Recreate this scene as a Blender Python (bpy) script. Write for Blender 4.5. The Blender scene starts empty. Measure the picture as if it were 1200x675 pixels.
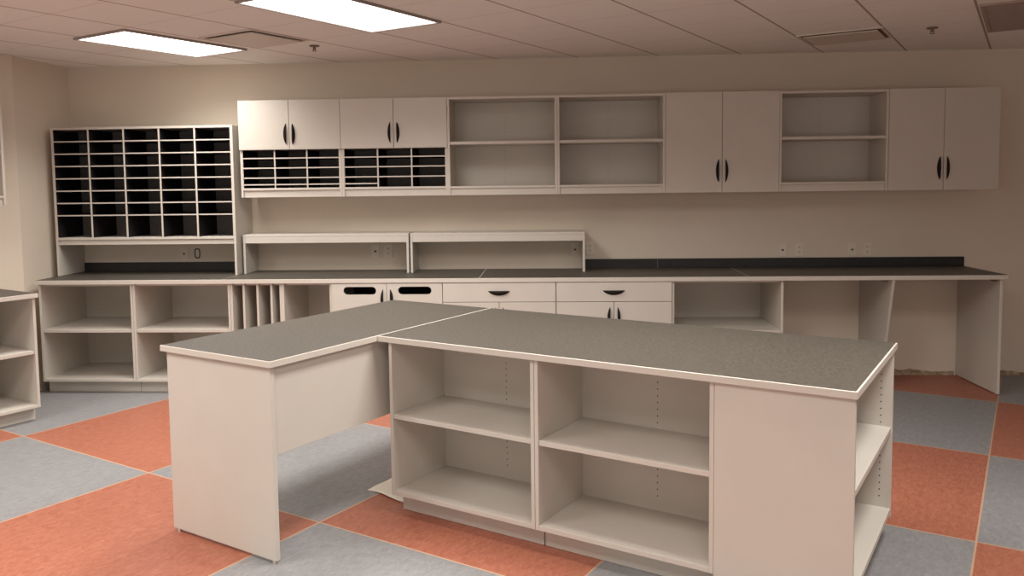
import bpy, bmesh, math, random
from mathutils import Vector, Matrix
random.seed(7)
SC = bpy.context.scene
COL = SC.collection
PHI = 0.50956                       # the floor grid and the island are turned against the back wall
D = 7.0968                          # back wall plane (y)
H = 2.7344                          # ceiling height
SN, CS = math.sin(PHI), math.cos(PHI)

def ab(b, a, z=0.0):                # island frame (b to the right, a away) -> world
    return Vector((a * SN + b * CS, a * CS - b * SN, z))

# ---------------------------------------------------------------- materials
def new_mat(name):
    m = bpy.data.materials.new(name); m.use_nodes = True
    nt = m.node_tree
    b = nt.nodes['Principled BSDF']
    return m, nt, b

def noisy(name, c1, c2, scale=8.0, detail=4.0, rough=0.5, stretch=(1, 1, 1), bump=0.0, bscale=60.0, spec=0.5, coat=0.0):
    m, nt, b = new_mat(name)
    tc = nt.nodes.new('ShaderNodeTexCoord'); mp = nt.nodes.new('ShaderNodeMapping')
    mp.inputs['Scale'].default_value = stretch
    nt.links.new(tc.outputs['Object'], mp.inputs['Vector'])
    n = nt.nodes.new('ShaderNodeTexNoise'); n.inputs['Scale'].default_value = scale; n.inputs['Detail'].default_value = detail
    nt.links.new(mp.outputs['Vector'], n.inputs['Vector'])
    r = nt.nodes.new('ShaderNodeValToRGB')
    r.color_ramp.elements[0].position = .3; r.color_ramp.elements[1].position = .7
    r.color_ramp.elements[0].color = (*c1, 1); r.color_ramp.elements[1].color = (*c2, 1)
    nt.links.new(n.outputs['Fac'], r.inputs['Fac']); nt.links.new(r.outputs['Color'], b.inputs['Base Color'])
    b.inputs['Roughness'].default_value = rough
    b.inputs['Specular IOR Level'].default_value = spec
    if bump:
        n2 = nt.nodes.new('ShaderNodeTexNoise'); n2.inputs['Scale'].default_value = bscale; n2.inputs['Detail'].default_value = 3
        nt.links.new(tc.outputs['Object'], n2.inputs['Vector'])
        bp = nt.nodes.new('ShaderNodeBump'); bp.inputs['Strength'].default_value = bump; bp.inputs['Distance'].default_value = .002
        nt.links.new(n2.outputs['Fac'], bp.inputs['Height']); nt.links.new(bp.outputs['Normal'], b.inputs['Normal'])
    return m

LAM = noisy('beige_laminate', (.55, .515, .462), (.57, .533, .478), 5, 3, .42, spec=.35)
EDGE = noisy('beige_edge_band', (.56, .522, .468), (.58, .54, .485), 9, 2, .4, spec=.4)
TOP = noisy('charcoal_worktop_laminate', (.030, .026, .021), (.118, .105, .087), 62, 10, .45, stretch=(1, 4.0, 1), spec=.3)
SPLASH = noisy('black_backsplash_laminate', (.012, .011, .012), (.02, .018, .019), 30, 4, .45, spec=.4)
BLACK = noisy('shade_black_board', (.012, .011, .012), (.018, .016, .017), 20, 3, .6, spec=.2)  # near-black puts the dimness deep inside the cubbies into the board colour
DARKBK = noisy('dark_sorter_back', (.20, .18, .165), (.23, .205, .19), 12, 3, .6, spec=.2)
HANDLE = noisy('charcoal_pull', (.010, .0075, .0065), (.015, .011, .010), 40, 2, .7, spec=.2)
WALL = noisy('painted_wall', (.64, .57, .48), (.66, .588, .495), 3, 4, .8, bump=.12, bscale=220, spec=.2)
HOLE = noisy('hole_dark', (.05, .04, .033), (.07, .055, .045), 30, 2, .8, spec=.1)
PLATE = noisy('ivory_plastic', (.66, .595, .515), (.68, .615, .53), 20, 2, .35)
SOCK = noisy('socket_dark', (.04, .03, .025), (.06, .045, .04), 20, 2, .5)
METAL = noisy('brushed_nickel', (.5, .46, .42), (.6, .56, .5), 60, 3, .3, spec=.6)
METAL.node_tree.nodes['Principled BSDF'].inputs['Metallic'].default_value = .9
BRASS = noisy('dull_bronze', (.16, .10, .07), (.2, .13, .09), 50, 3, .4)
WHITE = noisy('white_metal', (.62, .55, .49), (.65, .58, .52), 15, 2, .5)
FRAME = noisy('light_frame_metal', (.30, .26, .24), (.34, .29, .27), 15, 2, .5)
GRILLE = noisy('grille_metal', (.34, .26, .225), (.38, .29, .25), 15, 2, .5)
PAPER = noisy('off_white_paper', (.70, .66, .56), (.76, .72, .62), 18, 4, .8, spec=.2)
THROAT = noisy('diffuser_throat', (.16, .12, .10), (.2, .15, .125), 30, 2, .7, spec=.1)
GLUE = noisy('old_adhesive', (.22, .15, .085), (.50, .40, .29), 26, 5, .8, bump=.5, bscale=40, spec=.2)

def emit_mat(name, col, strength):
    m, nt, b = new_mat(name)
    tc = nt.nodes.new('ShaderNodeTexCoord'); n = nt.nodes.new('ShaderNodeTexVoronoi'); n.inputs['Scale'].default_value = 60
    nt.links.new(tc.outputs['Object'], n.inputs['Vector'])
    b.inputs['Base Color'].default_value = (.8, .8, .78, 1)
    b.inputs['Emission Color'].default_value = (*col, 1)
    mm = nt.nodes.new('ShaderNodeMapRange'); mm.inputs['To Min'].default_value = strength * .96; mm.inputs['To Max'].default_value = strength * 1.04
    nt.links.new(n.outputs['Distance'], mm.inputs['Value']); nt.links.new(mm.outputs['Result'], b.inputs['Emission Strength'])
    return m
LAMPCOL = (1.0, .96, .90)
GLOW = emit_mat('prismatic_lens_lit', LAMPCOL, 4.0)

def math_node(nt, op, a=None, b=None):
    n = nt.nodes.new('ShaderNodeMath'); n.operation = op
    for i, v in enumerate((a, b)):
        if v is None: continue
        if isinstance(v, (int, float)): n.inputs[i].default_value = v
        else: nt.links.new(v, n.inputs[i])
    return n.outputs[0]

def grid_nodes(nt, sx, sy, half, yw=1.0):
    """cell parity and line mask over the object's own x/y"""
    tc = nt.nodes.new('ShaderNodeTexCoord'); sp = nt.nodes.new('ShaderNodeSeparateXYZ')
    nt.links.new(tc.outputs['Object'], sp.inputs[0])
    u = math_node(nt, 'DIVIDE', sp.outputs['X'], sx); v = math_node(nt, 'DIVIDE', sp.outputs['Y'], sy)
    fu, fv = math_node(nt, 'FLOOR', u), math_node(nt, 'FLOOR', v)
    par = math_node(nt, 'FLOORED_MODULO', math_node(nt, 'ADD', fu, fv), 2.0)
    masks = []
    for w, s in ((u, sx), (v, sy)):
        fr = math_node(nt, 'SUBTRACT', w, math_node(nt, 'FLOOR', w))
        d = math_node(nt, 'ABSOLUTE', math_node(nt, 'SUBTRACT', fr, .5))
        masks.append(math_node(nt, 'GREATER_THAN', d, .5 - half / s))
    line = math_node(nt, 'MAXIMUM', masks[0], math_node(nt, 'MULTIPLY', masks[1], yw))
    return tc, par, line

def mix(nt, fac, a, b):
    n = nt.nodes.new('ShaderNodeMix'); n.data_type = 'RGBA'
    nt.links.new(fac, n.inputs[0])
    for k, c in ((6, a), (7, b)):
        if isinstance(c, tuple): n.inputs[k].default_value = (*c, 1)
        else: nt.links.new(c, n.inputs[k])
    return n.outputs[2]

TS = 1.3974
def floor_mat():
    m, nt, b = new_mat('linoleum_checker')
    tc, par, line = grid_nodes(nt, TS, TS, .0045)
    mp = nt.nodes.new('ShaderNodeMapping'); mp.inputs['Scale'].default_value = (2.2, 1.0, 1)
    nt.links.new(tc.outputs['Object'], mp.inputs['Vector'])
    n = nt.nodes.new('ShaderNodeTexNoise'); n.inputs['Scale'].default_value = 20; n.inputs['Detail'].default_value = 9; n.inputs['Roughness'].default_value = .74; n.inputs['Distortion'].default_value = .9
    nt.links.new(mp.outputs['Vector'], n.inputs['Vector'])
    def ramp(c1, c2):
        r = nt.nodes.new('ShaderNodeValToRGB')
        r.color_ramp.elements[0].position = .36; r.color_ramp.elements[1].position = .66
        r.color_ramp.elements[0].color = (*c1, 1); r.color_ramp.elements[1].color = (*c2, 1)
        nt.links.new(n.outputs['Fac'], r.inputs['Fac']); return r.outputs['Color']
    grey = ramp((.208, .207, .213), (.292, .29, .297))
    red = ramp((.30, .098, .058), (.43, .168, .108))
    c = mix(nt, par, grey, red)
    c = mix(nt, line, c, (.50, .33, .22))
    nt.links.new(c, b.inputs['Base Color'])
    b.inputs['Roughness'].default_value = .42; b.inputs['Specular IOR Level'].default_value = .35
    return m
def ceiling_mat():
    m, nt, b = new_mat('acoustic_tile_grid')
    tc, par, line = grid_nodes(nt, .593, .525, .0075, .2)
    n = nt.nodes.new('ShaderNodeTexNoise'); n.inputs['Scale'].default_value = 90; n.inputs['Detail'].default_value = 4
    nt.links.new(tc.outputs['Object'], n.inputs['Vector'])
    t = mix(nt, n.outputs['Fac'], (.84, .825, .79), (.87, .855, .82))
    c = mix(nt, line, t, (.40, .34, .29))
    nt.links.new(c, b.inputs['Base Color'])
    b.inputs['Roughness'].default_value = .9; b.inputs['Specular IOR Level'].default_value = .1
    bp = nt.nodes.new('ShaderNodeBump'); bp.inputs['Strength'].default_value = .15; bp.inputs['Distance'].default_value = .002
    nt.links.new(n.outputs['Fac'], bp.inputs['Height']); nt.links.new(bp.outputs['Normal'], b.inputs['Normal'])
    return m
FLOOR, CEIL = floor_mat(), ceiling_mat()

# ---------------------------------------------------------------- mesh helpers
FACE = {'-x': (0, -1), '+x': (0, 1), '-y': (1, -1), '+y': (1, 1), '-z': (2, -1), '+z': (2, 1)}
def add_box(bm, x0, x1, y0, y1, z0, z1, bev=.0012, faces=None, mi=0):
    vs = [bm.verts.new((x, y, z)) for x in (x0, x1) for y in (y0, y1) for z in (z0, z1)]
    idx = [(0, 1, 3, 2), (4, 6, 7, 5), (0, 4, 5, 1), (2, 3, 7, 6), (0, 2, 6, 4), (1, 5, 7, 3)]
    fs = [bm.faces.new([vs[i] for i in q]) for q in idx]
    for f in fs: f.material_index = mi
    if faces:
        order = ['-x', '+x', '-y', '+y', '-z', '+z']
        for k, v in faces.items(): fs[order.index(k)].material_index = v
    if bev:
        eds = list({e for f in fs for e in f.edges})
        bmesh.ops.bevel(bm, geom=eds, offset=min(bev, .3 * min(x1 - x0, y1 - y0, z1 - z0)), segments=1, affect='EDGES', profile=.5, clamp_overlap=True)
    return fs

def add_prism(bm, pts, axis, lo, hi, mi=0):
    """closed outline pts (2D) extruded along axis: 'x' (pts = y,z), 'y' (x,z), 'z' (x,y)"""
    def P(p, w):
        return {'x': (w, p[0], p[1]), 'y': (p[0], w, p[1]), 'z': (p[0], p[1], w)}[axis]
    a = [bm.verts.new(P(p, lo)) for p in pts]; b = [bm.verts.new(P(p, hi)) for p in pts]
    fs = [bm.faces.new(a), bm.faces.new(b[::-1])]
    n = len(pts)
    for i in range(n): fs.append(bm.faces.new((a[i], b[i], b[(i + 1) % n], a[(i + 1) % n])))
    for f in fs: f.material_index = mi

def add_cyl(bm, c, r, h, axis='z', seg=14, r2=None, mi=0):
    r2 = r if r2 is None else r2
    A, B = [], []
    for i in range(seg):
        t = 2 * math.pi * i / seg
        for L, rr, w in ((A, r, 0), (B, r2, h)):
            p = {'z': (rr * math.cos(t), rr * math.sin(t), w), 'y': (rr * math.cos(t), w, rr * math.sin(t)), 'x': (w, rr * math.cos(t), rr * math.sin(t))}[axis]
            L.append(bm.verts.new((c[0] + p[0], c[1] + p[1], c[2] + p[2])))
    fs = [bm.faces.new(A), bm.faces.new(B[::-1])] + [bm.faces.new((A[i], B[i], B[(i + 1) % seg], A[(i + 1) % seg])) for i in range(seg)]
    for f in fs: f.material_index = mi

def link_mesh(name, bm, mats, parent=None, smooth=False):
    bmesh.ops.recalc_face_normals(bm, faces=bm.faces)
    me = bpy.data.meshes.new(name); bm.to_mesh(me); bm.free()
    for m in (mats if isinstance(mats, (list, tuple)) else [mats]): me.materials.append(m)
    if smooth:
        for p in me.polygons: p.use_smooth = True
    o = bpy.data.objects.new(name, me); COL.objects.link(o)
    if parent: o.parent = parent
    return o

class Thing:
    """an Empty at the thing's base; part() takes boxes in the frame's own coordinates (wall frame x,y,z or island frame b,a,z)"""
    def __init__(s, name, label, cat, o, turned=False, group=None):
        e = bpy.data.objects.new(name, None); COL.objects.link(e)
        e.empty_display_size = .1
        e.location = ab(*o) if turned else Vector(o)
        e.rotation_euler = (0, 0, -PHI if turned else 0)
        e['label'] = label; e['category'] = cat
        if group: e['group'] = group
        s.e, s.o = e, o
    def part(s, name, boxes=(), mats=None, parent=None, bev=.0012, faces=None, build=None, smooth=False, label=None):
        bm = bmesh.new()
        for b in boxes: add_box(bm, *b, bev=bev, faces=faces)
        if build: build(bm)
        bmesh.ops.translate(bm, verts=bm.verts, vec=-Vector(s.o))
        o = link_mesh(name, bm, mats or LAM, parent or s.e, smooth)
        if label: o['label'] = label
        return o

def struct(name, bm, mats):
    o = link_mesh(name, bm, mats); o['kind'] = 'structure'; return o

# crescent pulls: flat chord, bulging arc, domed out from the door
def crescent(bm, c, L, W, out, direction, depth=.022):
    """c = middle of the chord on the door face; direction 'left','right','down'; out = axis sign vector in 2D frame ('-y')"""
    NS, NT = 14, 4
    rows = []
    for i in range(NS + 1):
        s = -1 + 2 * i / NS
        w = W * max(0.0, 1 - s * s) ** .8 + .0015
        row = []
        for j in range(NT + 1):
            t = j / NT
            d = depth * (max(0, 1 - s * s) ** .5) * math.sin(math.pi * (.28 + .72 * t)) + .0015
            if j == NT: d = .0005
            a, q = s * L / 2, t * w
            if direction == 'left': p = (c[0] - q, c[1] - d, c[2] + a)
            elif direction == 'right': p = (c[0] + q, c[1] - d, c[2] + a)
            else: p = (c[0] + a, c[1] - d, c[2] - q)
            row.append(bm.verts.new(p))
        # back edge of the chord, on the door
        a = s * L / 2
        b = (c[0], c[1] - .0005, c[2] + a) if direction in ('left', 'right') else (c[0] + a, c[1] - .0005, c[2])
        row.append(bm.verts.new(b)); rows.append(row)
    m = NT + 2
    for i in range(NS):
        for j in range(m):
            bm.faces.new((rows[i][j], rows[i][(j + 1) % m], rows[i + 1][(j + 1) % m], rows[i + 1][j]))
    bm.faces.new(rows[0]); bm.faces.new(rows[-1][::-1])

def holes(bm, x, y, z0, z1, mi=1, axis='-y', r=.0034, step=.032):
    n = int((z1 - z0) / step)
    for k in range(n + 1):
        add_cyl(bm, (x, y - .0006, z0 + k * step), r, .0008, 'y', 8, mi=mi)

# ---------------------------------------------------------------- the room
bm = bmesh.new()
c = ab(-.1687, 4.2553)
Rm = Matrix.Rotation(PHI, 4, 'Z')                       # floor outline written back into the grid's own axes
outline = [(-10.5, -4.0), (7.2, -4.0), (7.2, D + .15), (-10.5, D + .15)]
def grid_plane(name, outline, c, z, thick, mat):
    bm = bmesh.new()
    pts = []
    for x, y in outline:
        p = Rm @ Vector((x - c.x, y - c.y, 0)); pts.append((p.x, p.y))
    add_prism(bm, pts, 'z', min(0, thick), max(0, thick))
    o = struct(name, bm, mat); o.location = (c.x, c.y, z); o.rotation_euler = (0, 0, -PHI)
    return o
grid_plane('floor', outline, c, 0, -.12, FLOOR)
grid_plane('ceiling', outline, ab(-.318, 3.325), H, .12, CEIL)

def wall(name, p, q, t=.12):
    """vertical slab from p to q (plan), thickness t to the left of p->q"""
    d = Vector((q[0] - p[0], q[1] - p[1])); n = Vector((-d.y, d.x)).normalized() * t
    bm = bmesh.new()
    add_prism(bm, [p, q, (q[0] + n.x, q[1] + n.y), (p[0] + n.x, p[1] + n.y)], 'z', 0, H)
    return struct(name, bm, WALL)
C1, C2 = (-4.275, D), (-4.295, 6.375)
LW = ab(-6.862, -4.6); 
C2 = tuple(ab(-6.862, 3.478).xy)
wall('wall_back', (-4.42, D), (7.2, D))
wall('wall_left_return', C2, C1, .11)
wall('wall_left', (LW.x, LW.y), C2)
wall('wall_right', (6.6, D), (6.6, -3.6))
# old adhesive and torn paint where the base trim is missing
def trim(name, x0, x1, seed):
    rnd = random.Random(seed)
    bm = bmesh.new(); n = max(6, int((x1 - x0) / .03)); top = []
    for i in range(n + 1):
        x = x0 + (x1 - x0) * i / n
        top.append((x, .03 + .018 * rnd.random() + .012 * math.sin(x * 9)))
    add_prism(bm, [(x0, .0005)] + top + [(x1, .0005)], 'y', D - .0035, D + .0)
    return struct(name, bm, GLUE)
trim('glue_residue_back', 1.79, 3.375, 3)
trim('glue_residue_back_right', 3.43, 6.5, 5)

# ---------------------------------------------------------------- wall-hung units on the back wall
YU, YB = D - .38, D - .002                               # front and back planes
XU = [-2.615, -1.762, -.879, .016, .888, 1.790, 2.644, 3.500]
ZT, ZB = 2.382, 1.583
T = .019
def carcass(t, x0, x1, yf, yb, z0, z1, rail=.06, back=LAM, hole_cols=(), hz=None):
    t.part('side_panel', [(x0, x0 + T, yf, yb, z0, z1)], [LAM, EDGE], faces={'-y': 1})
    t.part('side_panel', [(x1 - T, x1, yf, yb, z0, z1)], [LAM, EDGE], faces={'-y': 1})
    t.part('top_panel', [(x0 + T, x1 - T, yf, yb, z1 - T, z1)], [LAM, EDGE], faces={'-y': 1})
    t.part('bottom_shelf', [(x0 + T, x1 - T, yf + .001, yb, z0 + rail, z0 + rail + T)], [LAM, EDGE], faces={'-y': 1})
    t.part('bottom_rail', [(x0 + T, x1 - T, yf + .012, yf + .031, z0, z0 + rail)], [LAM, EDGE], faces={'-y': 1})
    def hb(bm):
        for hx in hole_cols: holes(bm, hx, yb - .013, hz[0], hz[1], r=.0026)
    t.part('back_panel', [(x0 + T, x1 - T, yb - .013, yb, z0 + rail, z1 - T)], [back, HOLE], bev=0, build=hb)

def door(t, x0, x1, z0, z1, yf, hx, hz, hdir, hl=.176, hw=.0225, name='door', slot=None):
    def b(bm):
        if slot:                                        # a rounded hand slot cut through the panel
            sx0, sx1, sz0, sz1 = slot; r = (sz1 - sz0) / 2
            inner = []
            for k in range(13): a = -math.pi / 2 + math.pi * k / 12; inner.append((sx1 - r + r * math.cos(a), (sz0 + sz1) / 2 + r * math.sin(a)))
            for k in range(13): a = math.pi / 2 + math.pi * k / 12; inner.append((sx0 + r + r * math.cos(a), (sz0 + sz1) / 2 + r * math.sin(a)))
            outer = [(x0, z0), (x1, z0), (x1, z1), (x0, z1)]
            for w in (yf, yf + .018):
                ov = [bm.verts.new((p[0], w, p[1])) for p in outer]; iv = [bm.verts.new((p[0], w, p[1])) for p in inner]
                eds = [bm.edges.new((ov[i], ov[(i + 1) % 4])) for i in range(4)] + [bm.edges.new((iv[i], iv[(i + 1) % 26])) for i in range(26)]
                bmesh.ops.triangle_fill(bm, edges=eds, use_beauty=True, use_dissolve=False)
                if w == yf: ov0, iv0 = ov, iv
            for i in range(4): bm.faces.new((ov0[i], ov0[(i + 1) % 4], ov[(i + 1) % 4], ov[i]))
            for i in range(26): bm.faces.new((iv0[i], iv0[(i + 1) % 26], iv[(i + 1) % 26], iv[i]))
    d = t.part(name, [] if slot else [(x0, x1, yf, yf + .018, z0, z1)], [LAM, EDGE], build=b, bev=.0015)
    if hx is not None:
        t.part('handle', mats=HANDLE, parent=d, smooth=True, label='charcoal crescent pull',
               build=lambda bm: crescent(bm, (hx, yf, hz), hl, hw, None, hdir))
    return d

def door_pair(t, x0, x1, z0, z1, yf, hz, g=.0018, **k):
    xm = (x0 + x1) / 2
    s = k.pop('slots', (None, None)); off = k.pop('off', .026)
    door(t, x0 + .001, xm - g, z0, z1, yf, xm - off, hz, 'left', slot=s[0], **k)
    door(t, xm + g, x1 - .001, z0, z1, yf, xm + off, hz, 'right', slot=s[1], **k)

UG = 'wall units hung in a row above the back counter'
def sorter_cabinet(x0, x1, label, low_cols):
    t = Thing('wall_cabinet', label, 'cabinet', ((x0 + x1) / 2, YB, ZB), group=UG)
    zd = 1.975
    y = YU + .02
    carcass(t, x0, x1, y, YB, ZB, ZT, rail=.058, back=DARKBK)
    t.part('fixed_shelf', [(x0 + T, x1 - T, y + .001, YB - .014, zd, zd + T)], [LAM, EDGE], faces={'-y': 1})
    door_pair(t, x0, x1, zd + .002, ZT, YU, 2.103, hl=.172)
    xs = [x0 + T + (x1 - x0 - 2 * T) * k / 3 for k in range(4)]
    for k in (1, 2):
        t.part('sorter_divider', [(xs[k] - .006, xs[k] + .006, y + .002, YB - .014, ZB + .058 + T, zd - .0005)], [BLACK, EDGE], faces={'-y': 1}, bev=0, label='shade-darkened cubby divider with a pale front edge')
    for a in (xs[0] + .0003, xs[3] - .0043): t.part('shade_liner', [(a, a + .004, y + .002, YB - .014, ZB + .058 + T, zd - .0005)], [BLACK, EDGE], faces={'-y': 1}, bev=0, label='added lining coloured as the shade in the outer slots')  # added liner, paints the slot shade over the side panels
    for k in range(3):
        for z in (1.907, 1.826, 1.744) + ((1.689,) if k in low_cols else ()):
            t.part('cubby_shelf', [(xs[k] + (.0065 if k else .0048), xs[k + 1] - (.0065 if k < 2 else .0048), y + .003, YB - .014, z - .005, z + .005)], [BLACK, EDGE], faces={'-y': 1}, bev=0, label='shade-darkened cubby shelf with a pale front edge')
    return t
sorter_cabinet(XU[0], XU[1] - .001, 'beige two-door wall cabinet over paper slots, beside the tall mail sorter', (0, 1, 2))
sorter_cabinet(XU[1], XU[2] - .001, 'beige two-door wall cabinet over paper slots, directly left of the open wall shelves', (0,))

def open_wall_shelf(x0, x1, label):
    t = Thing('wall_shelf', label, 'shelf', ((x0 + x1) / 2, YB, ZB), group=UG)
    xm = (x0 + x1) / 2
    carcass(t, x0, x1, YU + .004, YB, ZB, ZT, rail=.056, hole_cols=(xm,), hz=(1.70, 2.33))
    t.part('shelf', [(x0 + T + .001, x1 - T - .001, YU + .008, YB - .015, 1.997, 2.021)], [LAM, EDGE], faces={'-y': 1})
open_wall_shelf(XU[2], XU[3] - .001, 'open beige wall shelf with one middle board, next to the slotted cabinets')
open_wall_shelf(XU[3], XU[4] - .001, 'open beige wall shelf directly left of the tall two-door wall cabinet')
open_wall_shelf(XU[5], XU[6] - .001, 'open beige wall shelf between the two tall closed wall cabinets')

def closed_wall_cabinet(x0, x1, label):
    t = Thing('wall_cabinet', label, 'cabinet', ((x0 + x1) / 2, YB, ZB), group=UG)
    carcass(t, x0, x1, YU + .02, YB, ZB, ZT, rail=.03)
    door_pair(t, x0, x1, ZB, ZT + .004, YU, 1.757, hl=.185)
closed_wall_cabinet(XU[4], XU[5] - .001, 'closed beige wall cabinet with two tall doors between open wall shelves')
closed_wall_cabinet(XU[6], XU[7], 'closed beige two-door wall cabinet at the dim right end of the row')

# ---------------------------------------------------------------- mail sorter standing on the counter
ZC = .937
def mail_sorter():
    x0, x1, yf, yb = -4.216, -2.664, D - .385, D - .002
    z0, zs, z1 = ZC + .001, 1.262, 2.185
    t = Thing('mail_sorter', 'tall beige mail sorter of forty dark pigeonholes standing on the counter', 'mail sorter', ((x0 + x1) / 2, yb, z0))
    for a in (x0, x1 - T): t.part('side_panel', [(a, a + T, yf, yb, z0, z1)], [LAM, EDGE], faces={'-y': 1})
    t.part('top_panel', [(x0 + T, x1 - T, yf, yb, z1 - T, z1)], [LAM, EDGE], faces={'-y': 1})
    t.part('bottom_shelf', [(x0 + T, x1 - T, yf + .001, yb, zs - T, zs)], [LAM, EDGE], faces={'-y': 1})
    t.part('bottom_rail', [(x0 + T, x1 - T, yf + .012, yf + .03, zs - .062, zs - T - .0005)], [LAM, EDGE], faces={'-y': 1})
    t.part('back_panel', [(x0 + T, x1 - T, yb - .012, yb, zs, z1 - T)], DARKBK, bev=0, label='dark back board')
    xs = [x0 + T + (x1 - x0 - 2 * T) * k / 5 for k in range(6)]
    for k in range(1, 5):
        t.part('sorter_divider', [(xs[k] - .0075, xs[k] + .0075, yf + .001, yb - .013, zs + .0005, z1 - T - .0005)], [BLACK, EDGE], faces={'-y': 1}, bev=0, label='shade-darkened divider with a pale front edge')
    for a in (x0 + T + .0003, x1 - T - .0043): t.part('shade_liner', [(a, a + .004, yf + .001, yb - .013, zs + .0005, z1 - T - .0005)], [BLACK, EDGE], faces={'-y': 1}, bev=0, label='added lining coloured as the shade in the outer bay')  # added liner, darkens the outer bays as shade would
    zr = 1.449; top = z1 - T
    for k in range(5):
        for r in range(7):
            z = zr + (top - zr + .004) * r / 7
            t.part('cubby_shelf', [(xs[k] + (.009 if k else .0048), xs[k + 1] - (.009 if k < 4 else .0048), yf + .003, yb - .013, z - .0052, z + .0052)], [BLACK, EDGE], faces={'-y': 1}, bev=0, label='shade-darkened cubby shelf with a pale front edge')
mail_sorter()

# ---------------------------------------------------------------- counter: worktops, backsplashes
YC = D - .696
def worktop(t, x0, x1, y0, y1, z0, z1, inset=.004, top=TOP, sides='all'):
    t.part('slab', [(x0, x1, y0, y1, z0, z1 - .0012)], EDGE, bev=.0015, label='beige core and edge band')
    t.part('laminate_surface', [(x0 + inset, x1 - inset, y0 + inset, y1 - inset, z1 - .0011, z1)], top, bev=0, label='mottled charcoal laminate surface')
WG = 'charcoal worktops along the back wall'
for x0, x1, lab in ((-4.222, -2.667, 'charcoal worktop with beige edge under the tall mail sorter'),
                    (-2.6665, -.608, 'charcoal worktop carrying the left counter riser, left of the drawers'),
                    (-.6075, 1.486, 'charcoal worktop above the two drawers, carrying the right counter riser'),
                    (1.4865, 3.431, 'charcoal worktop over the open knee spaces at the right end')):
    t = Thing('worktop', lab, 'worktop', ((x0 + x1) / 2, D - .35, ZC - .035), group=WG)
    worktop(t, x0, x1, YC, D - .0015, ZC - .035, ZC)
BG = 'black backsplash strips behind the counter'
def backsplash(x0, x1, lab):
    bm = bmesh.new(); zb = ZC + .0006
    add_box(bm, -(x1 - x0) / 2, (x1 - x0) / 2, -.018, -.0015, 0, 1.016 - zb, bev=.001)
    o = link_mesh('backsplash', bm, SPLASH); o.location = ((x0 + x1) / 2, D, zb)
    o['label'] = lab; o['category'] = 'backsplash'; o['group'] = BG
backsplash(-4.195, -2.69, 'black backsplash strip under the tall mail sorter')
backsplash(.243, .867, 'short black backsplash strip right beside the right counter riser')
backsplash(.873, 3.428, 'long black backsplash strip below the four wall plates at right')

def riser(x0, x1, lab):
    y0, y1 = D - .30, D - .003
    t = Thing('counter_riser', lab, 'riser shelf', ((x0 + x1) / 2, y1, ZC), group='riser shelves on the back counter')
    t.part('top_panel', [(x0, x1, y0, y1, 1.250, 1.270)], [LAM, EDGE], faces={'-y': 1})
    t.part('apron', [(x0 + T, x1 - T, y0 + .001, y0 + .02, 1.196, 1.2495)], [LAM, EDGE], faces={'-y': 1})
    for a in (x0, x1 - T): t.part('side_panel', [(a, a + T, y0, y1, ZC + .0006, 1.2495)], [LAM, EDGE], faces={'-y': 1})
riser(-2.640, -1.230, 'beige counter riser next to the mail sorter, left of the two risers')
riser(-1.216, .239, 'beige counter riser whose right end stands by the black backsplash')

# ---------------------------------------------------------------- base cabinets under the counter
YF = D - .67; YBB = D - .02; ZK = .10; ZTB = ZC - .0355
BGp = 'base cabinets under the back counter'
def base_carcass(t, x0, x1, back=LAM, hole_cols=(), kick=True, recess=.075):
    for a in (x0, x1 - T): t.part('side_panel', [(a, a + T, YF, YBB, ZK, ZTB)], [LAM, EDGE], faces={'-y': 1})
    t.part('bottom_shelf', [(x0 + T, x1 - T, YF + .001, YBB, ZK, ZK + .022)], [LAM, EDGE], faces={'-y': 1})
    t.part('toe_kick', [(x0 + .001, x1 - .001, YF + recess, YF + recess + .018, .0005, ZK - .0005)], LAM)
    t.part('plinth', [(x0 + .03, x1 - .03, YF + recess + .02, YBB, .0005, ZK - .0005)], LAM, bev=0)
    def hb(bm):
        for hx in hole_cols: holes(bm, hx, YBB - .013, .2, .84)
    t.part('back_panel', [(x0 + T, x1 - T, YBB - .013, YBB, ZK + .022, ZTB)], [back, HOLE], bev=0, build=hb)
    t.part('top_rail', [(x0 + T, x1 - T, YF + .03, YF + .11, ZTB - T, ZTB)], LAM)

def base_open(x0, x1, lab, shelf=.531):
    t = Thing('base_shelf_unit', lab, 'base cabinet', ((x0 + x1) / 2, YBB, 0), group=BGp)
    base_carcass(t, x0, x1)
    t.part('shelf', [(x0 + T + .001, x1 - T - .001, YF + .006, YBB - .015, shelf - .026, shelf)], [LAM, EDGE], faces={'-y': 1})
base_open(-4.206, -3.424, 'open beige base shelf unit in the left corner of the counter')
base_open(-3.422, -2.618, 'open beige base shelf unit left of the upright paper slots')
base_open(.900, 1.757, 'open beige base shelf unit between drawers and the knee space', .512)

x0, x1 = -2.616, -1.789
t = Thing('base_slot_unit', 'beige base cabinet with narrow upright slots and an open bay', 'base cabinet', ((x0 + x1) / 2, YBB, 0), group=BGp)
base_carcass(t, x0, x1)
t.part('partition', [(-2.214, -2.176, YF, YBB - .014, ZK + .0225, ZTB - .0005)], [LAM, EDGE], faces={'-y': 1}, label='thick middle partition')
for xd in (-2.507, -2.394, -2.281):
    t.part('slot_divider', [(xd - .009, xd + .009, YF + .002, YBB - .014, ZK + .0225, ZTB - .0005)], [LAM, EDGE], faces={'-y': 1})

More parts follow.
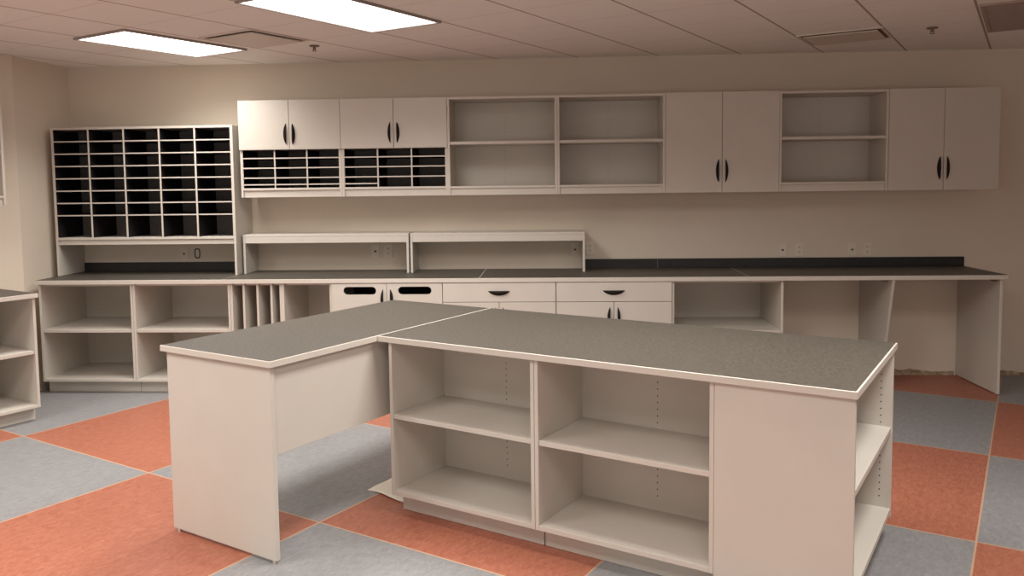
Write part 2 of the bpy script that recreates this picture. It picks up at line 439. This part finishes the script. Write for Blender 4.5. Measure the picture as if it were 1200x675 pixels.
x0, x1 = -1.787, -.900
t = Thing('base_cabinet', 'beige base cabinet whose two doors have rounded hand slots', 'base cabinet', ((x0 + x1) / 2, YBB, 0), group=BGp)
base_carcass(t, x0, x1, back=BLACK)
t.part('inner_shelf', [(x0 + T + .001, x1 - T - .001, YF + .03, YBB - .02, .50, .52)], LAM)
door_pair(t, x0, x1, ZK + .004, ZTB - .004, YF - .019, .765, hl=.172, off=.028, slots=((-1.690, -1.428, .808, .871), (-1.252, -.986, .808, .871)))

def drawer_cabinet(x0, x1, lab):
    t = Thing('base_cabinet', lab, 'base cabinet', ((x0 + x1) / 2, YBB, 0), group=BGp)
    base_carcass(t, x0, x1)
    xm = (x0 + x1) / 2
    d = t.part('drawer', [(x0 + .002, x1 - .002, YF - .019, YF - .001, .746, ZTB - .003), (x0 + .035, x1 - .035, YF, YF + .5, .765, .86)], LAM, bev=.0015)
    t.part('handle', mats=HANDLE, parent=d, smooth=True, label='charcoal crescent pull',
           build=lambda bm: crescent(bm, (xm, YF - .019, .833), .172, .036, None, 'down'))
    door_pair(t, x0 + .001, x1 - .001, ZK + .004, .742, YF - .019, .615, hl=.172, off=.028)
drawer_cabinet(-.898, -.004, 'beige base cabinet with a drawer, right beside the slotted doors')
drawer_cabinet(-.002, .898, 'beige base cabinet with a drawer, right of its twin')

# support panels of the knee spaces
t = Thing('support_panel', 'beige counter support panel with slanting front edge between knee spaces', 'support panel', (2.585, D - .3, 0))
t.part('panel', build=lambda bm: add_prism(bm, [(D - .003, .012), (D - .46, .012), (D - .688, ZTB), (D - .003, ZTB)], 'x', 2.573, 2.594), mats=LAM)
t.part('foot', [(2.575, 2.592, D - .45, D - .02, .0005, .0115)], LAM, bev=0)
t.part('bracket', [(2.545, 2.572, D - .60, D - .54, ZTB - .022, ZTB)], BRASS, label='small dark bracket')
t = Thing('support_panel', 'full-depth beige end panel holding the right end of the counter', 'support panel', (3.393, D - .3, 0))
t.part('panel', [(3.386, 3.407, YC + .03, D - .005, .008, ZTB)], [LAM, EDGE], faces={'-y': 1})
for yy in (YC + .06, D - .06):
    t.part('glide', mats=METAL, build=lambda bm, yy=yy: add_cyl(bm, (3.3965, yy, .0003), .009, .008))
t.part('bracket', [(3.358, 3.3855, YC + .06, YC + .12, ZTB - .022, ZTB)], BRASS, label='small dark bracket')

# ---------------------------------------------------------------- wall plates
def wall_plate(x, z, kind, lab):
    yb = D - .0005
    t = Thing('wall_plate', lab, 'wall plate', (x, yb, z - .058), group='wall plates above the back counter')
    t.part('cover', [(x - .035, x + .035, yb - .006, yb, z - .058, z + .058)], PLATE, bev=.003)
    if kind == 'jack':
        t.part('jack', [(x - .010, x + .010, yb - .0075, yb - .0062, z - .010, z + .004)], SOCK, bev=0, label='dark jack opening')
    elif kind == 'outlet':
        for dz in (-.021, .021):
            def b(bm, dz=dz):
                add_cyl(bm, (x, yb - .0072, z + dz), .0165, .001, 'y', 16)
                for dx in (-.006, .006): add_box(bm, x + dx - .0018, x + dx + .0018, yb - .0078, yb - .0070, z + dz - .003, z + dz + .007, bev=0, mi=1)
                add_cyl(bm, (x, yb - .0078, z + dz - .009), .003, .0008, 'y', 8, mi=1)
            t.part('socket', mats=[PLATE, SOCK], build=b)
    else:                                               # open plate: a dark rounded ring
        def b(bm):
            R = lambda rx, rz, n=24: [(x + rx * (abs(math.cos(a)) ** .6) * (1 if math.cos(a) >= 0 else -1), z + rz * (abs(math.sin(a)) ** .6) * (1 if math.sin(a) >= 0 else -1)) for a in [2 * math.pi * k / n for k in range(n)]]
            o_, i_ = R(.027, .046), R(.016, .034)
            for w in (yb - .0085, yb - .0062):
                ov = [bm.verts.new((p[0], w, p[1])) for p in o_]; iv = [bm.verts.new((p[0], w, p[1])) for p in i_]
                for k in range(24): bm.faces.new((ov[k], ov[(k + 1) % 24], iv[(k + 1) % 24], iv[k]))
                if w < yb - .007: o0, i0 = ov, iv
            for k in range(24):
                bm.faces.new((o0[k], o0[(k + 1) % 24], ov[(k + 1) % 24], ov[k])); bm.faces.new((i0[k], i0[(k + 1) % 24], iv[(k + 1) % 24], iv[k]))
        t.part('ring', mats=SOCK, build=b, label='dark rounded ring')
wall_plate(-3.290, 1.091, 'jack', 'ivory jack plate on the wall below the tall mail sorter')
wall_plate(-3.168, 1.091, 'ring', 'ivory wall plate with a dark rounded ring below the mail sorter')
wall_plate(-1.578, 1.100, 'jack', 'ivory jack plate inside the left counter riser')
wall_plate(-1.463, 1.100, 'outlet', 'ivory double socket inside the left counter riser')
wall_plate(.164, 1.102, 'jack', 'ivory jack plate in the right corner inside the right counter riser')
wall_plate(.292, 1.110, 'outlet', 'ivory double socket just outside the right end of the risers')
wall_plate(1.927, 1.085, 'jack', 'ivory jack plate under the open shelf, left of two jack plates there')
wall_plate(2.066, 1.085, 'outlet', 'ivory double socket under the open shelf, left pair above long backsplash')
wall_plate(2.508, 1.084, 'jack', 'ivory jack plate nearer the right end, right pair above long backsplash')
wall_plate(2.632, 1.084, 'outlet', 'ivory double socket farthest right above the long backsplash')

# ---------------------------------------------------------------- the island (turned with the floor grid): frame (b, a, z)
ZI = .922; ZIU = ZI - .030
t = Thing('worktop', 'large charcoal worktop with beige edge on the island shelves', 'worktop', (-1.635, 3.615, ZIU), True)
worktop(t, -2.766, -.503, 3.098, 4.130, ZIU, ZI, inset=.0075)

def bookcase(b0, b1, lab):
    a0, am, a1, zk = 3.122, 3.555, 4.100, .105
    t = Thing('island_shelf_unit', lab, 'shelf unit', ((b0 + b1) / 2, 3.6, 0), True, 'open shelf units of the island')
    zt = ZIU - .0008
    for x in (b0, b1 - T): t.part('side_panel', [(x, x + T, a0, a1, zk, zt)], [LAM, EDGE], faces={'-y': 1})
    t.part('top_rail', [(b0 + T, b1 - T, a0 + .05, am, zt - T, zt)], LAM)
    t.part('bottom_shelf', [(b0 + T, b1 - T, a0 + .001, am, zk, zk + .024)], [LAM, EDGE], faces={'-y': 1})
    t.part('shelf', [(b0 + T + .001, b1 - T - .001, a0 + .004, am - .001, .499, .522)], [LAM, EDGE], faces={'-y': 1})
    bc = b0 + .50 * (b1 - b0)
    t.part('back_panel', [(b0 + T, b1 - T, am, am + .016, zk, zt)], [LAM, HOLE], bev=0, build=lambda bm: holes(bm, bc, am, .20, .85))
    t.part('rear_panel', [(b0 + T, b1 - T, a1 - .016, a1, zk, zt)], LAM, bev=0)
    t.part('toe_kick', [(b0 + .004, b1 - .001, a0 + .083, a0 + .10, .0005, zk - .0005)], LAM)
    t.part('plinth', [(b0 + .02, b1 - .02, a0 + .102, a1 - .05, .0005, zk - .0005)], LAM, bev=0)
bookcase(-2.714, -1.866, 'open beige two-tier island shelf unit nearest the desk')
bookcase(-1.864, -1.036, 'open beige two-tier island shelf unit beside the plain panel')

t = Thing('island_end_unit', 'beige island end unit, plain panel in front, shelves open rightward', 'shelf unit', (-.78, 3.6, 0), True)
b0, b1, a0, a1, zk = -1.034, -.512, 3.118, 4.102, .105
zt = ZIU - .0008
t.part('front_panel', [(b0, b1, a0, a0 + .021, .004, zt)], [LAM, EDGE], faces={'+x': 1}, label='plain full-height panel')
t.part('far_panel', [(b0, b1, a1 - .021, a1, zk, zt)], [LAM, EDGE, HOLE], faces={'+x': 1},
       build=lambda bm: [holes(bm, hb, a1 - .021, .2, .85, mi=2) for hb in (b1 - .05, b1 - .30)])
t.part('back_panel', [(b0, b0 + .016, a0 + .0215, a1 - .0215, zk, zt)], LAM, bev=0)
t.part('bottom_shelf', [(b0 + .0165, b1 - .001, a0 + .0215, a1 - .0215, zk + .02, zk + .044)], [LAM, EDGE], faces={'+x': 1})
t.part('shelf', [(b0 + .0165, b1 - .004, a0 + .022, a1 - .022, .510, .535)], [LAM, EDGE], faces={'+x': 1})
t.part('toe_kick', [(b1 - .085, b1 - .068, a0 + .022, a1 - .03, .0005, zk + .0195)], LAM)
t.part('plinth', [(b0 + .01, b1 - .087, a0 + .022, a1 - .03, .0005, zk + .0195)], LAM, bev=0)

t = Thing('desk', 'beige desk with charcoal top joined to the left of the island', 'desk', (-3.15, 3.26, 0), True)
worktop(t, -3.536, -2.7665, 2.405, 4.130, ZIU, ZI, inset=.007)
t.part('end_panel', [(-3.512, -2.788, 2.424, 2.448, .016, ZIU - .0005)], [LAM, EDGE], faces={'+x': 1})
t.part('modesty_panel', [(-2.822, -2.800, 2.4485, 4.09, .487, ZIU - .0005)], LAM)
for bb in (-3.485, -2.812):
    t.part('glide', mats=METAL, build=lambda bm, bb=bb: add_cyl(bm, (bb, 2.436, .0004), .012, .016, r2=.008), label='metal foot glide')

# a sheet of paper on the floor under the island's left end
def paper():
    t0 = (-2.88, 3.45, .0005)
    bm = bmesh.new(); NX, NY = 10, 12
    top, bot = [], []
    for i in range(NX + 1):
        for j in range(NY + 1):
            u, v = i / NX, j / NY
            b = -3.048 + .318 * u; a = 3.305 + .34 * v - .045 * u * (1 - v) + .006 * math.sin(u * 7) * (1 - v)
            z = .003 + .006 * (math.sin(u * 2.6 + .3) ** 2) * (1 - .6 * v) + .003 * math.sin(v * 7 + u * 3) ** 2
            if u < .12 and v < .12: z = .003
            p = ab(b, a, z)
            top.append(bm.verts.new(p)); bot.append(bm.verts.new(p - Vector((0, 0, .0022))))
    W = NY + 1
    for i in range(NX):
        for j in range(NY):
            k = i * W + j
            bm.faces.new((top[k], top[k + W], top[k + W + 1], top[k + 1])); bm.faces.new((bot[k], bot[k + 1], bot[k + W + 1], bot[k + W]))
    rim = [i * W for i in range(NX + 1)] + [NX * W + j for j in range(1, NY + 1)] + [i * W + NY for i in range(NX - 1, -1, -1)] + [j for j in range(NY - 1, 0, -1)]
    for q in range(len(rim)):
        a_, b_ = rim[q], rim[(q + 1) % len(rim)]
        bm.faces.new((top[a_], bot[a_], bot[b_], top[b_]))
    loc = ab(-2.88, 3.45, 0)
    bmesh.ops.translate(bm, verts=bm.verts, vec=-loc)
    o = link_mesh('paper_sheet', bm, PAPER, smooth=True); o.location = loc
    o['label'] = 'off-white paper sheet lying on the floor beside the island'; o['category'] = 'paper'
paper()

# ---------------------------------------------------------------- units on the left wall: open fronts face +b
BW = -6.866
t = Thing('base_shelf_unit', 'open beige base shelf unit against the left wall, cut by the photo edge', 'base cabinet', (-6.45, 2.6, 0), True)
fb, bb, a0, a1, zk = -6.035, -6.80, 2.20, 3.128, .10
for a in (a0, a1 - T): t.part('side_panel', [(bb, fb, a, a + T, zk, .899)], [LAM, EDGE], faces={'+x': 1})
t.part('bottom_shelf', [(bb, fb - .001, a0 + T, a1 - T, zk, zk + .022)], [LAM, EDGE], faces={'+x': 1})
t.part('shelf', [(bb + .02, fb - .006, a0 + T + .001, a1 - T - .001, .492, .517)], [LAM, EDGE], faces={'+x': 1})
t.part('back_panel', [(bb, bb + .013, a0 + T, a1 - T, zk + .022, .899)], LAM, bev=0)
t.part('toe_kick', [(fb - .098, fb - .08, a0 + .001, a1 - .001, .0005, zk - .0005)], LAM)
t.part('plinth', [(bb, fb - .10, a0 + .03, a1 - .03, .0005, zk - .0005)], LAM, bev=0)
t = Thing('worktop', 'charcoal worktop with beige edge on the left wall shelf unit', 'worktop', (-6.43, 2.6, .90), True)
worktop(t, -6.855, -6.012, 2.19, 3.140, .8995, .932)
t = Thing('wall_shelf', 'open beige wall shelf on the left wall, barely inside the photo', 'shelf', (-6.69, 2.76, 1.56), True)
fb, bb, a0, a1 = -6.53, -6.864, 2.33, 3.216
for a in (a0, a1 - T): t.part('side_panel', [(bb, fb, a, a + T, 1.56, 2.345)], [LAM, EDGE], faces={'+x': 1})
t.part('top_panel', [(bb, fb, a0 + T, a1 - T, 2.326, 2.345)], [LAM, EDGE], faces={'+x': 1})
t.part('bottom_shelf', [(bb, fb - .001, a0 + T, a1 - T, 1.61, 1.63)], [LAM, EDGE], faces={'+x': 1})
t.part('bottom_rail', [(fb - .03, fb - .012, a0 + T, a1 - T, 1.56, 1.6095)], LAM)
t.part('shelf', [(bb + .014, fb - .005, a0 + T + .001, a1 - T - .001, 1.945, 1.968)], [LAM, EDGE], faces={'+x': 1})
t.part('back_panel', [(bb, bb + .012, a0 + T, a1 - T, 1.63, 2.326)], LAM, bev=0)

# ---------------------------------------------------------------- ceiling fittings
def fixture(b0, b1, a0, a1, lab):
    t = Thing('ceiling_light', lab, 'ceiling light', ((b0 + b1) / 2, (a0 + a1) / 2, H - .016), True, 'lit fluorescent troffers')
    f = .016
    t.part('frame', [(b0 - f, b1 + f, a0 - f, a0, H - .016, H - .0005), (b0 - f, b1 + f, a1, a1 + f, H - .016, H - .0005),
                     (b0 - f, b0, a0, a1, H - .016, H - .0005), (b1, b1 + f, a0, a1, H - .016, H - .0005)], FRAME, bev=0)
    t.part('diffuser', [(b0 + .0005, b1 - .0005, a0 + .0005, a1 - .0005, H - .010, H - .001)], GLOW, bev=0, label='glowing white lens')
fixture(-5.715, -5.150, 3.345, 4.335, 'lit rectangular ceiling light at left, nearest the mail sorter')
fixture(-3.853, -3.285, 3.215, 4.335, 'lit rectangular ceiling light cut by the top photo edge')

def air_diffuser(b0, b1, a0, a1, lab):
    t = Thing('air_diffuser', lab, 'air vent', ((b0 + b1) / 2, (a0 + a1) / 2, H - .04), True, 'square plaque air diffusers in the ceiling')
    f = .018
    t.part('frame', [(b0 - f, b1 + f, a0 - f, a0, H - .01, H - .0005), (b0 - f, b1 + f, a1, a1 + f, H - .01, H - .0005),
                     (b0 - f, b0, a0, a1, H - .01, H - .0005), (b1, b1 + f, a0, a1, H - .01, H - .0005)], WHITE, bev=0)
    t.part('throat', [(b0 + .0005, b1 - .0005, a0 + .0005, a1 - .0005, H - .004, H - .0006)], THROAT, bev=0, label='dark throat behind the plaque')
    def pl(bm):
        m = .022
        o_ = [(b0 + m, a0 + m), (b1 - m, a0 + m), (b1 - m, a1 - m), (b0 + m, a1 - m)]
        add_prism(bm, o_, 'z', H - .020, H - .012)
        bc, ac = (b0 + b1) / 2, (a0 + a1) / 2
        for sx in (-1, 1):
            for sy in (-1, 1): add_box(bm, bc + sx * .12 - .006, bc + sx * .12 + .006, ac + sy * .1 - .006, ac + sy * .1 + .006, H - .012, H - .0041, bev=0)
    t.part('plaque', mats=WHITE, build=pl)
air_diffuser(-4.985, -4.475, 3.83, 4.33, 'square ceiling air diffuser between the two lit ceiling lights')
air_diffuser(-1.475, -.925, 6.32, 6.78, 'square ceiling air diffuser above the open shelf at right')
air_diffuser(-3.20, -2.70, 3.04, 3.54, 'square ceiling air diffuser clipped at the top beside the lit light')

t = Thing('return_grille', 'dark slatted return air grille in the top right ceiling corner', 'air vent', (-.02, 6.4, H - .02), True)
b0, b1, a0, a1 = -.30, .26, 5.86, 6.95
t.part('frame', [(b0, b1, a0, a0 + .025, H - .014, H - .0005), (b0, b1, a1 - .025, a1, H - .014, H - .0005),
                 (b0, b0 + .025, a0 + .025, a1 - .025, H - .014, H - .0005), (b1 - .025, b1, a0 + .025, a1 - .025, H - .014, H - .0005)], GRILLE, bev=0)
t.part('backing', [(b0 + .026, b1 - .026, a0 + .026, a1 - .026, H - .002, H - .0006)], SOCK, bev=0, label='dark duct opening')
t.part('slats', [(b0 + .026, b1 - .026, a0 + .04 + k * .035, a0 + .058 + k * .035, H - .012, H - .004) for k in range(29)], GRILLE, bev=0)

def sprinkler(b, a, lab):
    t = Thing('sprinkler_head', lab, 'sprinkler', (b, a, H - .06), True, 'fire sprinkler heads in the ceiling')
    t.part('escutcheon', mats=BRASS, build=lambda bm: add_cyl(bm, (b, a, H - .009), .034, .0085, r2=.04, seg=20))
    def body(bm):
        add_cyl(bm, (b, a, H - .030), .008, .021, seg=12)
        for s in (-1, 1): add_box(bm, b + s * .011 - .002, b + s * .011 + .002, a - .003, a + .003, H - .040, H - .02, bev=0)
    t.part('body', mats=BRASS, build=body)
    t.part('deflector', mats=BRASS, build=lambda bm: add_cyl(bm, (b, a, H - .043), .016, .003, seg=16))
sprinkler(-.622, 6.56, 'small ceiling sprinkler head near the dark return grille')
sprinkler(-4.62, 4.55, 'small ceiling sprinkler head near the left square air diffuser')

# ---------------------------------------------------------------- light: lamps under the two lit troffers, and for the room's unseen ones
SPREAD = 150
def troffer(b, a, power, spread=SPREAD, col=LAMPCOL):
    L = bpy.data.lights.new('troffer_lamp', 'AREA'); L.shape = 'RECTANGLE'; L.size = .57; L.size_y = 1.15
    L.energy = power; L.color = col; L.spread = math.radians(spread)
    o = bpy.data.objects.new('troffer_lamp', L); COL.objects.link(o)
    o.location = ab(b, a, H - .0175); o.rotation_euler = (0, 0, -PHI)
    return o
for b, a, p, *sp in ((-5.432, 3.84, 28, 132), (-3.569, 3.775, 40, 138), (-1.71, 3.35, 46), (.15, 3.4, 48), (-5.43, .9, 46), (-3.57, .9, 38), (-1.7, .9, 27), (.15, .9, 26), (-3.57, -1.4, 26)):
    troffer(b, a, p, *sp)
w = bpy.data.worlds.new('World'); SC.world = w; w.use_nodes = True
w.node_tree.nodes['Background'].inputs[0].default_value = (1, .91, .83, 1)
w.node_tree.nodes['Background'].inputs[1].default_value = 1.08

# ---------------------------------------------------------------- camera
f, yaw, pitch, roll, cy, h = 963.607, -.0536362, -.0734410, -.0121118, 284.840, 1.682238
c1, s1, cp, sp = math.cos(yaw), math.sin(yaw), math.cos(pitch), math.sin(pitch)
F = Vector((s1 * cp, c1 * cp, sp)); R = Vector((c1, -s1, 0)); U = R.cross(F)
R, U = math.cos(roll) * R + math.sin(roll) * U, -math.sin(roll) * R + math.cos(roll) * U
cam = bpy.data.cameras.new('Camera'); co = bpy.data.objects.new('Camera', cam); COL.objects.link(co)
M = Matrix.Identity(4)
for i in range(3): M[i][0], M[i][1], M[i][2] = R[i], U[i], -F[i]
M[2][3] = h
co.matrix_world = M
cam.sensor_fit = 'HORIZONTAL'; cam.sensor_width = 36; cam.lens = f * 36 / 1200
cam.shift_y = (cy - 337.5) / 1200; cam.clip_start = .05
SC.camera = co
vs = SC.view_settings
SC.display_settings.display_device = 'sRGB'
vs.view_transform = 'Standard'; vs.look = 'None'; vs.gamma = 1; vs.use_curve_mapping = False
vs.exposure = 0.0
SC.cycles.use_denoising = True
SC.cycles.max_bounces = 10; SC.cycles.diffuse_bounces = 6
SC.cycles.sample_clamp_indirect = 6
